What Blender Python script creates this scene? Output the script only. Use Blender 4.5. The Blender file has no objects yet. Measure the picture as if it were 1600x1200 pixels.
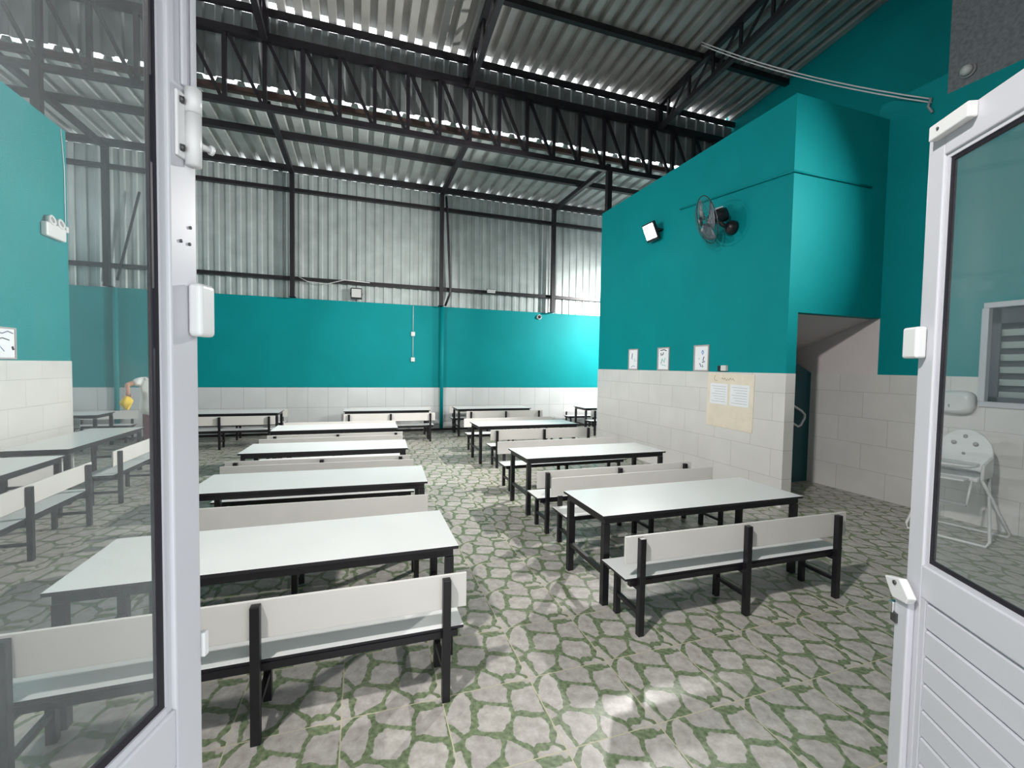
import bpy, bmesh, math, random
from mathutils import Vector, Matrix
random.seed(7)
S = bpy.context.scene
COL = S.collection
R = math.radians

# ------------------------------------------------------------------ camera
CAM_H = 1.6
def camera():
    yaw, pitch, roll = 0.328546119, 0.0398487757, -0.0167617817
    cy, sy, cp, sp = math.cos(yaw), math.sin(yaw), math.cos(pitch), math.sin(pitch)
    f = Vector((sy*cp, cy*cp, -sp)); r = Vector((cy, -sy, 0)); d = f.cross(r)
    cr, sr = math.cos(roll), math.sin(roll)
    r2 = cr*r + sr*d; d2 = -sr*r + cr*d
    M = Matrix(((r2.x, -d2.x, -f.x, 0), (r2.y, -d2.y, -f.y, 0), (r2.z, -d2.z, -f.z, CAM_H), (0, 0, 0, 1)))
    c = bpy.data.cameras.new('camera'); c.sensor_fit = 'HORIZONTAL'; c.sensor_width = 36
    c.lens = 695.946/1600*36; c.clip_start = .02
    o = bpy.data.objects.new('camera', c); COL.objects.link(o); o.matrix_world = M
    S.camera = o
camera()

# ------------------------------------------------------------------ world, exposure, lights
w = bpy.data.worlds.new('sky'); S.world = w; w.use_nodes = True
w.node_tree.nodes['Background'].inputs[0].default_value = (.93, .97, 1, 1)
w.node_tree.nodes['Background'].inputs[1].default_value = 3.0
S.view_settings.view_transform = 'Standard'; S.view_settings.look = 'None'
S.view_settings.exposure = 0.0; S.view_settings.gamma = 1; S.view_settings.use_curve_mapping = False

def area(name, loc, aim, size, power, color=(1, 1, 1), spread=180, sizey=None):
    l = bpy.data.lights.new(name, 'AREA'); l.energy = power; l.color = color
    l.shape = 'RECTANGLE'; l.size = size; l.size_y = sizey or size; l.spread = R(spread)
    o = bpy.data.objects.new(name, l); COL.objects.link(o); o.location = loc
    o.rotation_euler = (Vector(aim)-Vector(loc)).to_track_quat('-Z', 'Y').to_euler()
    return o
# floodlights: one on the block wall (in view), the others unseen, added by guess
FLOODS = [
    # name, lamp face, aim, watts, spread
    ('flood_block', (4.475, 6.31, 3.84), (-3.85, 6.5, 2.8), 500, 134),
    ('fill_left', (-3.66, 6.2, 4.2), (4.65, 8.6, .8), 90, 85),
    ('fill_nook', (7.2, 8.32, 3.6), (5.9, 10.9, 2.0), 190, 110),
    ('fill_entrance', (-1.6, .30, 4.4), (4.6, 4.2, 0.0), 110, 110),
    ('fill_right', (6.03, .75, 4.0), (3.83, 3.85, 3.2), 62, 64),
]
for n, p, a, e, s in FLOODS:
    area(n+'_light', p, a, .22, e, (1, .97, .94), s)

# ------------------------------------------------------------------ materials
def mat(name, color, rough=.5, metal=0, noise=0, nscale=8, bump=0, bscale=60, spec=.5, emit=0):
    m = bpy.data.materials.new(name); m.use_nodes = True
    nt = m.node_tree; b = nt.nodes['Principled BSDF']
    b.inputs['Base Color'].default_value = (*color, 1); b.inputs['Roughness'].default_value = rough
    b.inputs['Metallic'].default_value = metal; b.inputs['Specular IOR Level'].default_value = spec
    if emit:
        b.inputs['Emission Color'].default_value = (*color, 1); b.inputs['Emission Strength'].default_value = emit
    g = nt.nodes.new('ShaderNodeNewGeometry')
    if noise:
        n = nt.nodes.new('ShaderNodeTexNoise'); n.inputs['Scale'].default_value = nscale; n.inputs['Detail'].default_value = 5
        nt.links.new(g.outputs['Position'], n.inputs['Vector'])
        r = nt.nodes.new('ShaderNodeMapRange'); r.inputs[1].default_value = .3; r.inputs[2].default_value = .7
        r.inputs[3].default_value = 1-noise; r.inputs[4].default_value = 1+noise
        nt.links.new(n.outputs['Fac'], r.inputs[0])
        x = nt.nodes.new('ShaderNodeVectorMath'); x.operation = 'SCALE'; x.inputs[0].default_value = color
        nt.links.new(r.outputs[0], x.inputs['Scale']); nt.links.new(x.outputs[0], b.inputs['Base Color'])
    if bump:
        n = nt.nodes.new('ShaderNodeTexNoise'); n.inputs['Scale'].default_value = bscale; n.inputs['Detail'].default_value = 3
        nt.links.new(g.outputs['Position'], n.inputs['Vector'])
        u = nt.nodes.new('ShaderNodeBump'); u.inputs['Strength'].default_value = bump; u.inputs['Distance'].default_value = .01
        nt.links.new(n.outputs['Fac'], u.inputs['Height']); nt.links.new(u.outputs[0], b.inputs['Normal'])
    return m

TEAL = (.0, .225, .24)
M = dict(
    teal=mat('teal_paint', TEAL, .55, noise=.05, nscale=1.5, bump=.08, bscale=90, spec=.15),
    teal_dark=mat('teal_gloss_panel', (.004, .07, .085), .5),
    plaster=mat('grey_rough_plaster', (.16, .17, .18), .95, noise=.25, nscale=25, bump=.8, bscale=55),
    white_paint=mat('white_wall_paint', (.62, .56, .56), .7, noise=.04, nscale=2),
    steel=mat('black_steel', (.011, .009, .012), .42, noise=.3, nscale=6),
    brown_steel=mat('rusty_steel', (.05, .028, .022), .6, noise=.3, nscale=5),
    steel_tube=mat('black_tube', (.008, .007, .010), .35),
    laminate=mat('white_laminate', (.78, .79, .78), .28, noise=.02, nscale=3),
    laminate_back=mat('grey_white_board', (.66, .64, .61), .42, noise=.03, nscale=4),
    sheet=mat('galvanised_sheet', (.46, .485, .47), .42, .35, noise=.16, nscale=2.2, bump=.05, bscale=14),
    sheet_wall=mat('galvanised_wall_sheet', (.42, .47, .46), .40, .35, noise=.14, nscale=3, bump=.05, bscale=14),
    sheet_high=mat('dull_roof_sheet', (.40, .39, .375), .48, .3, noise=.16, nscale=2.2, bump=.05, bscale=14),
    sheet_shaded=mat('shaded_sheet', (.20, .22, .22), .5, .3, noise=.2, nscale=3, bump=.05, bscale=14),  # shade on the upright cladding is put into this darker sheet colour
    white=mat('white_plastic', (.64, .64, .64), .35),
    alu=mat('white_aluminium', (.50, .50, .535), .35, noise=.02, nscale=4),
    rubber=mat('black_rubber', (.008, .006, .012), .5),
    black=mat('black_plastic', (.012, .010, .014), .4),
    grey=mat('grey_plastic', (.30, .30, .31), .5),
    chrome=mat('bright_metal', (.7, .7, .7), .25, 1),
    screw=mat('dark_screw', (.08, .08, .08), .4, .6),
    lamp=mat('lit_lamp_face', (1, .97, .93), .4, emit=30),
    lens=mat('lamp_lens', (.48, .49, .48), .2),
    card=mat('cream_card', (.72, .65, .53), .8, noise=.05, nscale=12),
    paper=mat('white_paper', (.78, .80, .83), .6),
    ink=mat('grey_ink', (.14, .16, .26), .8),
    ink_black=mat('black_ink', (.03, .03, .04), .8),
    ink_blue=mat('blue_ink', (.22, .36, .62), .8),
    ink_green=mat('green_ink', (.35, .62, .55), .8),
    brown=mat('brown_pen', (.45, .33, .24), .8),
    frame=mat('pale_grey_frame', (.42, .37, .36), .5),
    skin=mat('skin', (.50, .27, .19), .55),
    shirt=mat('white_shirt', (.80, .80, .78), .85, noise=.05, nscale=14, bump=.3, bscale=18),
    trouser=mat('maroon_trousers', (.10, .035, .045), .85),
    hair=mat('dark_hair', (.02, .014, .012), .6),
    shoe=mat('dark_shoe', (.03, .03, .035), .6),
    yellow=mat('yellow_cloth', (.83, .58, .05), .8),
    louvre=mat('louvre_glass', (.42, .50, .47), .3),
    dark=mat('dark_gap', (.05, .05, .065), .7),
    fan_grey=mat('fan_blade_grey', (.11, .13, .15), .4),
    fan_cage=mat('fan_cage_wire', (.10, .12, .13), .35, .6),
)

def glass_mat(name, dust, tint):
    m = bpy.data.materials.new(name); m.use_nodes = True; nt = m.node_tree; nt.nodes.clear()
    out = nt.nodes.new('ShaderNodeOutputMaterial')
    tr = nt.nodes.new('ShaderNodeBsdfTransparent'); tr.inputs[0].default_value = (*tint, 1)
    gl = nt.nodes.new('ShaderNodeBsdfGlossy'); gl.inputs['Roughness'].default_value = .02
    fr = nt.nodes.new('ShaderNodeFresnel')
    bf = nt.nodes.new('ShaderNodeNewGeometry'); io = nt.nodes.new('ShaderNodeMapRange')
    io.inputs[3].default_value = 1.25; io.inputs[4].default_value = 1/1.25
    nt.links.new(bf.outputs['Backfacing'], io.inputs[0]); nt.links.new(io.outputs[0], fr.inputs[0])
    mx = nt.nodes.new('ShaderNodeMixShader')
    nt.links.new(fr.outputs[0], mx.inputs[0]); nt.links.new(tr.outputs[0], mx.inputs[1]); nt.links.new(gl.outputs[0], mx.inputs[2])
    df = nt.nodes.new('ShaderNodeBsdfDiffuse'); df.inputs[0].default_value = (.8, .82, .85, 1)
    tl = nt.nodes.new('ShaderNodeBsdfTranslucent'); tl.inputs[0].default_value = (.8, .82, .85, 1)
    ds = nt.nodes.new('ShaderNodeMixShader'); nt.links.new(df.outputs[0], ds.inputs[1]); nt.links.new(tl.outputs[0], ds.inputs[2])
    g = nt.nodes.new('ShaderNodeNewGeometry'); n = nt.nodes.new('ShaderNodeTexNoise'); n.inputs['Scale'].default_value = 5; n.inputs['Detail'].default_value = 6
    mp = nt.nodes.new('ShaderNodeMapping'); mp.inputs['Scale'].default_value = (1, 1, .35)
    nt.links.new(g.outputs['Position'], mp.inputs[0]); nt.links.new(mp.outputs[0], n.inputs['Vector'])
    r = nt.nodes.new('ShaderNodeMapRange'); r.inputs[1].default_value = .35; r.inputs[2].default_value = .7
    r.inputs[3].default_value = dust*.6; r.inputs[4].default_value = dust*1.5
    nt.links.new(n.outputs['Fac'], r.inputs[0])
    m2 = nt.nodes.new('ShaderNodeMixShader'); nt.links.new(r.outputs[0], m2.inputs[0])
    nt.links.new(mx.outputs[0], m2.inputs[1]); nt.links.new(ds.outputs[0], m2.inputs[2])
    nt.links.new(m2.outputs[0], out.inputs[0])
    return m
M['glass_left'] = glass_mat('dusty_glass_left', .07, (.97, .985, .98))
M['glass_right'] = glass_mat('dusty_glass_right', .065, (.95, .97, .97))

def floor_mat():
    m = bpy.data.materials.new('stone_print_tiles'); m.use_nodes = True; nt = m.node_tree; b = nt.nodes['Principled BSDF']
    N = nt.nodes.new; L = nt.links.new
    def math_(op, a, c=None):
        n = N('ShaderNodeMath'); n.operation = op
        for i, v in enumerate((a, c)):
            if v is None: continue
            if isinstance(v, (int, float)): n.inputs[i].default_value = v
            else: L(v, n.inputs[i])
        return n.outputs[0]
    g = N('ShaderNodeNewGeometry'); sx = N('ShaderNodeSeparateXYZ'); L(g.outputs['Position'], sx.inputs[0])
    T = .45
    fx = math_('FRACT', math_('DIVIDE', math_('ADD', sx.outputs[0], 45-.824+.0), T))
    fy = math_('FRACT', math_('DIVIDE', math_('ADD', sx.outputs[1], 45-2.072), T))
    cb = N('ShaderNodeCombineXYZ'); L(fx, cb.inputs[0]); L(fy, cb.inputs[1])
    # slight warp of the stone outlines
    n1 = N('ShaderNodeTexNoise'); n1.inputs['Scale'].default_value = 7; n1.inputs['Detail'].default_value = 3; L(cb.outputs[0], n1.inputs['Vector'])
    wv = N('ShaderNodeVectorMath'); wv.operation = 'MULTIPLY_ADD'; L(n1.outputs['Color'], wv.inputs[0]); wv.inputs[1].default_value = (.07, .07, 0); L(cb.outputs[0], wv.inputs[2])
    rot = N('ShaderNodeMapping'); rot.inputs['Rotation'].default_value = (0, 0, .5); rot.inputs['Scale'].default_value = (1.15, .9, 1); rot.inputs['Location'].default_value = (.37, .11, 0)
    L(wv.outputs[0], rot.inputs[0])
    ve = N('ShaderNodeTexVoronoi'); ve.voronoi_dimensions = '2D'; ve.feature = 'DISTANCE_TO_EDGE'; ve.inputs['Scale'].default_value = 2.75; ve.inputs['Randomness'].default_value = .95
    vc = N('ShaderNodeTexVoronoi'); vc.voronoi_dimensions = '2D'; vc.feature = 'F1'; vc.inputs['Scale'].default_value = 2.75; vc.inputs['Randomness'].default_value = .95
    L(rot.outputs[0], ve.inputs['Vector']); L(rot.outputs[0], vc.inputs['Vector'])
    n2 = N('ShaderNodeTexNoise'); n2.inputs['Scale'].default_value = 22; n2.inputs['Detail'].default_value = 4; L(cb.outputs[0], n2.inputs['Vector'])
    ed = math_('ADD', ve.outputs['Distance'], math_('MULTIPLY', math_('SUBTRACT', n2.outputs['Fac'], .5), .07))
    n4 = N('ShaderNodeTexNoise'); n4.inputs['Scale'].default_value = 4.3; n4.inputs['Detail'].default_value = 1; L(cb.outputs[0], n4.inputs['Vector'])
    ed = math_('SUBTRACT', ed, math_('MULTIPLY', math_('MAXIMUM', math_('SUBTRACT', n4.outputs['Fac'], .47), 0), .55))
    stone = N('ShaderNodeMapRange'); stone.inputs[1].default_value = .05; stone.inputs[2].default_value = .078; L(ed, stone.inputs[0])
    # stone colour
    n3 = N('ShaderNodeTexNoise'); n3.inputs['Scale'].default_value = 9; n3.inputs['Detail'].default_value = 8; n3.inputs['Roughness'].default_value = .65; L(cb.outputs[0], n3.inputs['Vector'])
    cr = N('ShaderNodeValToRGB'); e = cr.color_ramp.elements
    e[0].position = .25; e[0].color = (.34, .31, .28, 1); e[1].position = .75; e[1].color = (.66, .635, .595, 1); L(n3.outputs['Fac'], cr.inputs[0])
    rn = N('ShaderNodeMix'); rn.data_type = 'RGBA'; rn.blend_type = 'MULTIPLY'; rn.inputs[0].default_value = .25
    L(cr.outputs[0], rn.inputs[6]); L(vc.outputs['Color'], rn.inputs[7])
    bw = N('ShaderNodeRGBToBW'); L(vc.outputs['Color'], bw.inputs[0]); cg = N('ShaderNodeCombineColor')
    for i in range(3): L(bw.outputs[0], cg.inputs[i])
    L(cg.outputs[0], rn.inputs[7])
    # grass colour
    gr = N('ShaderNodeValToRGB'); e = gr.color_ramp.elements
    e[0].position = .3; e[0].color = (.09, .125, .065, 1); e[1].position = .7; e[1].color = (.23, .285, .165, 1); L(n2.outputs['Fac'], gr.inputs[0])
    mx = N('ShaderNodeMix'); mx.data_type = 'RGBA'; L(stone.outputs[0], mx.inputs[0]); L(gr.outputs[0], mx.inputs[6]); L(rn.outputs[2], mx.inputs[7])
    # grout
    def edge(f): return math_('MINIMUM', f, math_('SUBTRACT', 1, f))
    gd = math_('MINIMUM', edge(fx), edge(fy))
    gl = math_('LESS_THAN', gd, .0055)
    m3 = N('ShaderNodeMix'); m3.data_type = 'RGBA'; L(gl, m3.inputs[0]); L(mx.outputs[2], m3.inputs[6]); m3.inputs[7].default_value = (.50, .47, .33, 1)
    L(m3.outputs[2], b.inputs['Base Color'])
    rr = math_('ADD', math_('MULTIPLY', gl, .4), .36); L(rr, b.inputs['Roughness'])
    h = math_('SUBTRACT', math_('ADD', math_('MULTIPLY', stone.outputs[0], .25), math_('MULTIPLY', n3.outputs['Fac'], .3)), math_('MULTIPLY', gl, 1.0))
    bu = N('ShaderNodeBump'); bu.inputs['Strength'].default_value = .25; bu.inputs['Distance'].default_value = .003; L(h, bu.inputs['Height']); L(bu.outputs[0], b.inputs['Normal'])
    return m
M['floor'] = floor_mat()

def tile_mat(name, axis, bw, bh, off, base, z0, u0=0, gap=(.43, .41, .39)):
    """glazed wall tiles; axis = world axis running along the wall"""
    m = bpy.data.materials.new(name); m.use_nodes = True; nt = m.node_tree; b = nt.nodes['Principled BSDF']
    N = nt.nodes.new; L = nt.links.new
    g = N('ShaderNodeNewGeometry'); sx = N('ShaderNodeSeparateXYZ'); L(g.outputs['Position'], sx.inputs[0])
    cb = N('ShaderNodeCombineXYZ')
    au = N('ShaderNodeMath'); au.inputs[1].default_value = 20*bw-u0; L(sx.outputs[axis], au.inputs[0])
    az = N('ShaderNodeMath'); az.inputs[1].default_value = 20*bh-z0; L(sx.outputs[2], az.inputs[0])
    L(au.outputs[0], cb.inputs[0]); L(az.outputs[0], cb.inputs[1])
    br = N('ShaderNodeTexBrick'); br.inputs['Scale'].default_value = 1; br.inputs['Mortar Size'].default_value = .0025
    br.inputs['Brick Width'].default_value = bw; br.inputs['Row Height'].default_value = bh; br.offset = off; br.inputs['Mortar Smooth'].default_value = 0
    br.inputs['Color1'].default_value = (*base, 1); br.inputs['Color2'].default_value = (*[c*.96 for c in base], 1); br.inputs['Mortar'].default_value = (*gap, 1)
    L(cb.outputs[0], br.inputs['Vector'])
    n = N('ShaderNodeTexNoise'); n.inputs['Scale'].default_value = 2.5; n.inputs['Detail'].default_value = 6; L(g.outputs['Position'], n.inputs['Vector'])
    r = N('ShaderNodeMapRange'); r.inputs[1].default_value = .3; r.inputs[2].default_value = .7; r.inputs[3].default_value = .94; r.inputs[4].default_value = 1.03; L(n.outputs['Fac'], r.inputs[0])
    v = N('ShaderNodeVectorMath'); v.operation = 'SCALE'; L(br.outputs['Color'], v.inputs[0]); L(r.outputs[0], v.inputs['Scale'])
    L(v.outputs[0], b.inputs['Base Color']); b.inputs['Roughness'].default_value = .22
    return m
M['tile_y'] = tile_mat('white_wall_tiles_side', 1, .60, .335, .5, (.66, .64, .62), 1.57-.23, 4.0)
M['tile_x'] = tile_mat('white_wall_tiles_front', 0, .60, .335, .5, (.66, .64, .62), 1.57-.23, 4.0)
M['tile_far'] = tile_mat('grey_white_far_tiles', 0, .42, .45, 0, (.58, .60, .60), .60, .15, gap=(.26, .26, .26))

# ------------------------------------------------------------------ mesh helpers
class MB:
    def __init__(s): s.bm = bmesh.new()
    def _mi(s, faces, mi):
        for f in faces: f.material_index = mi
    def box(s, x0, x1, y0, y1, z0, z1, mi=0, top=None):
        v = [s.bm.verts.new(p) for p in ((x0,y0,z0),(x1,y0,z0),(x1,y1,z0),(x0,y1,z0),(x0,y0,z1),(x1,y0,z1),(x1,y1,z1),(x0,y1,z1))]
        fs = [s.bm.faces.new([v[i] for i in q]) for q in ((3,2,1,0),(4,5,6,7),(0,1,5,4),(1,2,6,5),(2,3,7,6),(3,0,4,7))]
        s._mi(fs, mi)
        if top is not None: fs[1].material_index = top
        return s
    def bar(s, a, b, w, d=None, up=(0, 0, 1), mi=0):
        a, b = Vector(a), Vector(b); d = d or w; z = (b-a).normalized(); u = Vector(up)
        if abs(z.dot(u)) > .98: u = Vector((0, 1, 0))
        x = z.cross(u).normalized(); y = x.cross(z).normalized()
        vs = []
        for p in (a, b):
            for sx, sy in ((-1,-1),(1,-1),(1,1),(-1,1)): vs.append(s.bm.verts.new(p + x*sx*w/2 + y*sy*d/2))
        fs = [s.bm.faces.new([vs[i] for i in q]) for q in ((3,2,1,0),(4,5,6,7),(0,1,5,4),(1,2,6,5),(2,3,7,6),(3,0,4,7))]
        s._mi(fs, mi); return s
    def tube(s, pts, r, n=10, mi=0, cap=True, closed=False):
        pts = [Vector(p) for p in pts]; rings = []; k = len(pts); px = None
        for i, p in enumerate(pts):
            t = (pts[(i+1) % k]-pts[i-1]) if closed else (pts[min(i+1, k-1)]-pts[max(i-1, 0)])
            t.normalize()
            if px is None:
                u = Vector((0, 0, 1)) if abs(t.z) < .9 else Vector((1, 0, 0)); px = t.cross(u).normalized()
            else: px = (px - t*px.dot(t)).normalized()
            y = t.cross(px); rr = r[i] if isinstance(r, (list, tuple)) else r
            rings.append([s.bm.verts.new(p + (px*math.cos(2*math.pi*j/n)+y*math.sin(2*math.pi*j/n))*rr) for j in range(n)])
        fs = []
        for i in range(k if closed else k-1):
            A, B = rings[i], rings[(i+1) % k]
            for j in range(n): fs.append(s.bm.faces.new((A[j], A[(j+1) % n], B[(j+1) % n], B[j])))
        if cap and not closed: fs.append(s.bm.faces.new(rings[0][::-1])); fs.append(s.bm.faces.new(rings[-1]))
        for f in fs: f.smooth = True
        s._mi(fs, mi); return s
    def lathe(s, prof, n=24, M=None, mi=0, smooth=True):
        """profile of (radius, height) turned about z"""
        M = M or Matrix(); rings = []
        for r, z in prof:
            rings.append([s.bm.verts.new(M @ Vector((max(r, 1e-4)*math.cos(2*math.pi*j/n), max(r, 1e-4)*math.sin(2*math.pi*j/n), z))) for j in range(n)])
        fs = []
        for A, B in zip(rings, rings[1:]):
            for j in range(n): fs.append(s.bm.faces.new((A[j], A[(j+1) % n], B[(j+1) % n], B[j])))
        fs.append(s.bm.faces.new(rings[0][::-1])); fs.append(s.bm.faces.new(rings[-1]))
        if smooth:
            for f in fs: f.smooth = True
        s._mi(fs, mi); return s
    def prism(s, poly, vec, mi=0):
        vec = Vector(vec); a = [s.bm.verts.new(p) for p in poly]; b = [s.bm.verts.new(Vector(p)+vec) for p in poly]; n = len(a)
        fs = [s.bm.faces.new(a[::-1]), s.bm.faces.new(b)]
        for i in range(n): fs.append(s.bm.faces.new((a[i], a[(i+1) % n], b[(i+1) % n], b[i])))
        s._mi(fs, mi); return s
    def xf(s, Mx): bmesh.ops.transform(s.bm, matrix=Mx, verts=s.bm.verts); return s
    def build(s, name, mats, parent=None, bevel=0, seg=2, kind=None):
        bmesh.ops.recalc_face_normals(s.bm, faces=s.bm.faces)
        me = bpy.data.meshes.new(name); s.bm.to_mesh(me); s.bm.free()
        for m in (mats if isinstance(mats, (list, tuple)) else [mats]): me.materials.append(m)
        o = bpy.data.objects.new(name, me); COL.objects.link(o)
        if parent: o.parent = parent
        if bevel:
            b = o.modifiers.new('bevel', 'BEVEL'); b.width = bevel; b.segments = seg; b.limit_method = 'ANGLE'; b.angle_limit = R(40)
        if kind: o['kind'] = kind
        return o

def tag(o, label, cat, group=None):
    o['label'] = label; o['category'] = cat
    if group: o['group'] = group
    return o
def thing(name, label, cat, loc=(0, 0, 0), rz=0, group=None):
    o = bpy.data.objects.new(name, None); COL.objects.link(o); o.location = loc; o.rotation_euler = (0, 0, rz)
    o.empty_display_size = .1
    return tag(o, label, cat, group)
def copy_tree(o, parent=None):
    c = o.copy(); COL.objects.link(c)
    if parent: c.parent = parent
    for ch in [x for x in o.children]: copy_tree(ch, c)
    return c
def struct(name, mb, mats, parent=None, **k): return mb.build(name, mats, parent, kind='structure', **k)

# ------------------------------------------------------------------ setting
FAR = 10.9           # far wall
BX = 4.65            # side of the teal block facing the tables
BY = 3.85            # front of the teal block
BE = 8.13            # far end of the teal block
BH = 4.73            # top of the block
RX = 6.2             # right wall
UX = 7.88            # right wall high up
TY = 8.0             # truss plane
def roof_z(y): return 7.14 + .105*(8.05-y)

struct('floor', MB().box(-9, 11, -2.5, FAR+.3, -.1, 0), M['floor'])
# far wall: tiles, teal paint
struct('wall_far', MB().box(-9, 11, FAR, FAR+.2, 1.05, 3.02), M['teal'])
struct('wall_far_tiles', MB().box(-9, 11, FAR-.012, FAR+.2, 0, 1.05), M['tile_far'])
struct('baseboard_far', MB().box(-9, 11, FAR-.03, FAR-.012, 0, .05), M['black'])

def ribbed(u0, u1, v0, v1, put, pitch=.25, h=.035, flat=.50, web=.10, solid=.002):
    """trapezoidal sheet; ribs run along v; put(u, v, rise) gives the point"""
    bm = bmesh.new(); us = []
    u = u0
    while u < u1-1e-6:
        for fr, hh in ((0, 0), (flat, 0), (flat+web, h), (1-web, h)):
            if u+fr*pitch <= u1: us.append((u+fr*pitch, hh))
        u += pitch
    us.append((u1, 0))
    A = [bm.verts.new(put(u, v0, hh)) for u, hh in us]; B = [bm.verts.new(put(u, v1, hh)) for u, hh in us]
    for i in range(len(us)-1): bm.faces.new((A[i], A[i+1], B[i+1], B[i]))
    m = MB(); m.bm.free(); m.bm = bm; return m
def sheet(name, mb, m):
    o = struct(name, mb, m); s = o.modifiers.new('gauge', 'SOLIDIFY'); s.thickness = .0025; s.offset = 0; return o
# corrugated cladding of the far wall (irregular fine ribs), behind the girts
sheet('wall_far_cladding', ribbed(-9, 11, 3.0, 5.745, lambda u, z, r: (u, FAR+.06-r, z), pitch=.2, h=.03), M['sheet_wall'])
# lower roof strip along the far wall
def low_z(y): return 5.86 + (FAR+.2-y)*.02
sheet('ceiling_low', ribbed(-9, 11, TY+.16, FAR+.35, lambda u, y, r: (u, y, low_z(y)+r), pitch=.28, h=.065, flat=.55, web=.08), M['sheet'])
# upright cladding between the two roofs
sheet('wall_clerestory', ribbed(-9, UX+.02, 5.96, 7.03, lambda u, z, r: (u, TY+.13-r, z), pitch=.25, h=.03), M['sheet_shaded'])
# upper roof
sheet('ceiling_high', ribbed(-9, UX+.02, -1.2, TY+.09, lambda u, y, r: (u, y, roof_z(y)+r), pitch=.25, h=.11, flat=.46, web=.07), M['sheet_high'])

# teal block on the right: the wall facing the tables, tiles below
struct('wall_block_side', MB().box(BX, BX+.15, BY, BE, 1.57, BH), M['teal'])
struct('wall_block_side_tiles', MB().box(BX-.012, BX+.138, BY-.012, BE, 0, 1.57), M['tile_y'])
struct('wall_block_front', MB().box(BX+.15, RX, BY, BY+.12, 2.28, BH), M['teal'])
struct('wall_block_end', MB().box(BX+.15, UX, BE-.15, BE-.001, 0, BH-.001), M['teal'])
struct('wall_block_roof', MB().box(BX+.15, UX+.1, BY+.12, BE-.15, BH-.15, BH-.002), M['teal'])
# right wall: tiles, teal paint, white paint inside the stair opening, rough grey plaster high up
WY1, WY0, WZ0, WZ1 = 2.85, 1.35, 1.27, 2.33       # louvred window opening
struct('wall_right_tiles', MB().box(RX-.012, RX+.2, .1, WY0, 0, 1.57).box(RX-.012, RX+.2, WY0, WY1, 0, WZ0).box(RX-.012, RX+.2, WY1, 6.2, 0, 1.57), M['tile_y'])
struct('wall_right', MB().box(RX, RX+.2, .1, WY0, 1.57, 4.72).box(RX, RX+.2, WY0, WY1, WZ1, 4.72).box(RX, RX+.2, WY1, BY, 1.57, 4.72), M['teal'])
struct('wall_right_stair', MB().box(RX, RX+.2, BY+.001, 6.2, 1.57, 2.6), M['white_paint'])
struct('wall_right_plaster', MB().box(RX, RX+.25, .1, 3.28, 4.72, 8.1), M['plaster'])
struct('wall_right_ledge', MB().box(RX, UX+.1, 3.28, BY+.12, 4.72, 4.95), M['teal'])
struct('wall_right_high', MB().box(UX, UX+.15, 3.2, TY+.3, 4.96, 8.2), M['teal'])
struct('wall_right_return', MB().box(RX+.25, UX, 3.2, 3.275, 4.5, 8.1), M['teal'])
# under the stair: sloping soffit, teal side panel, back
struct('ceiling_stair', MB().prism([(BX+.15, BY+.12, 2.28), (BX+.15, 6.0, 1.50), (BX+.15, 6.0, 1.62), (BX+.15, BY+.12, 2.40)], (RX-BX-.15, 0, 0)), M['white_paint'])
struct('wall_stair_back', MB().box(BX+.15, RX, 5.9, 6.0, 0, 1.6), M['white_paint'])
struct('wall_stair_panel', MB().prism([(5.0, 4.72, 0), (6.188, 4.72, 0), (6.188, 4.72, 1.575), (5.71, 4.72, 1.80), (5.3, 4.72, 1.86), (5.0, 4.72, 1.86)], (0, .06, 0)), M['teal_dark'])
# teal block on the left
LX, LE = -3.85, 7.92
struct('wall_left', MB().box(LX-.2, LX, .1, LE, 1.57, 4.72), M['teal'])
struct('wall_left_tiles', MB().box(LX-.2, LX+.012, .1, LE+.006, 0, 1.57), M['tile_y'])
struct('wall_left_end', MB().box(-8.8, LX-.2, LE-.2, LE-.001, 0, 4.719), M['teal'])
# entrance wall behind the camera, with the doorway
struct('wall_entrance', MB().box(-9, -.56, -.06, .06, 0, 8).box(1.16, 8, -.06, .06, 0, 8).box(-.56, 1.16, -.06, .06, 2.32, 8), M['white_paint'])

# louvred window in the right wall
wf = MB(); e = .045
wf.box(RX-.035, RX+.06, WY0, WY1, WZ1-e, WZ1+.012).box(RX-.035, RX+.06, WY0, WY1, WZ0-.012, WZ0+e)
wf.box(RX-.035, RX+.06, WY1-e, WY1+.012, WZ0+e, WZ1-e).box(RX-.035, RX+.06, WY0-.012, WY0+e, WZ0+e, WZ1-e)
win = struct('window_1', wf, M['alu'], bevel=.004)
win['label'] = 'white framed louvred window in the right wall'
MB().box(RX+.03, RX+.05, WY0+e, WY1-e, WZ0+e, WZ0+e+.05).box(RX+.03, RX+.05, WY0+e, WY1-e, WZ1-e-.16, WZ1-e).box(RX+.03, RX+.05, WY1-e-.07, WY1-e, WZ0+e, WZ1-e).build('inner_frame', M['dark'], win)
for k in range(6):
    z = WZ0+e+.075+k*.128
    Mx = Matrix.Translation((RX+.075, 0, z)) @ Matrix.Rotation(R(58), 4, 'Y')
    MB().box(-.036, .036, WY0+e+.02, WY1-e-.05, -.003, .003).xf(Mx).build('louvre_slat', M['louvre'], win)
MB().box(RX+.16, RX+.18, WY0, WY1, WZ0, WZ1).build('back_panel', M['dark'], win)

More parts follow.
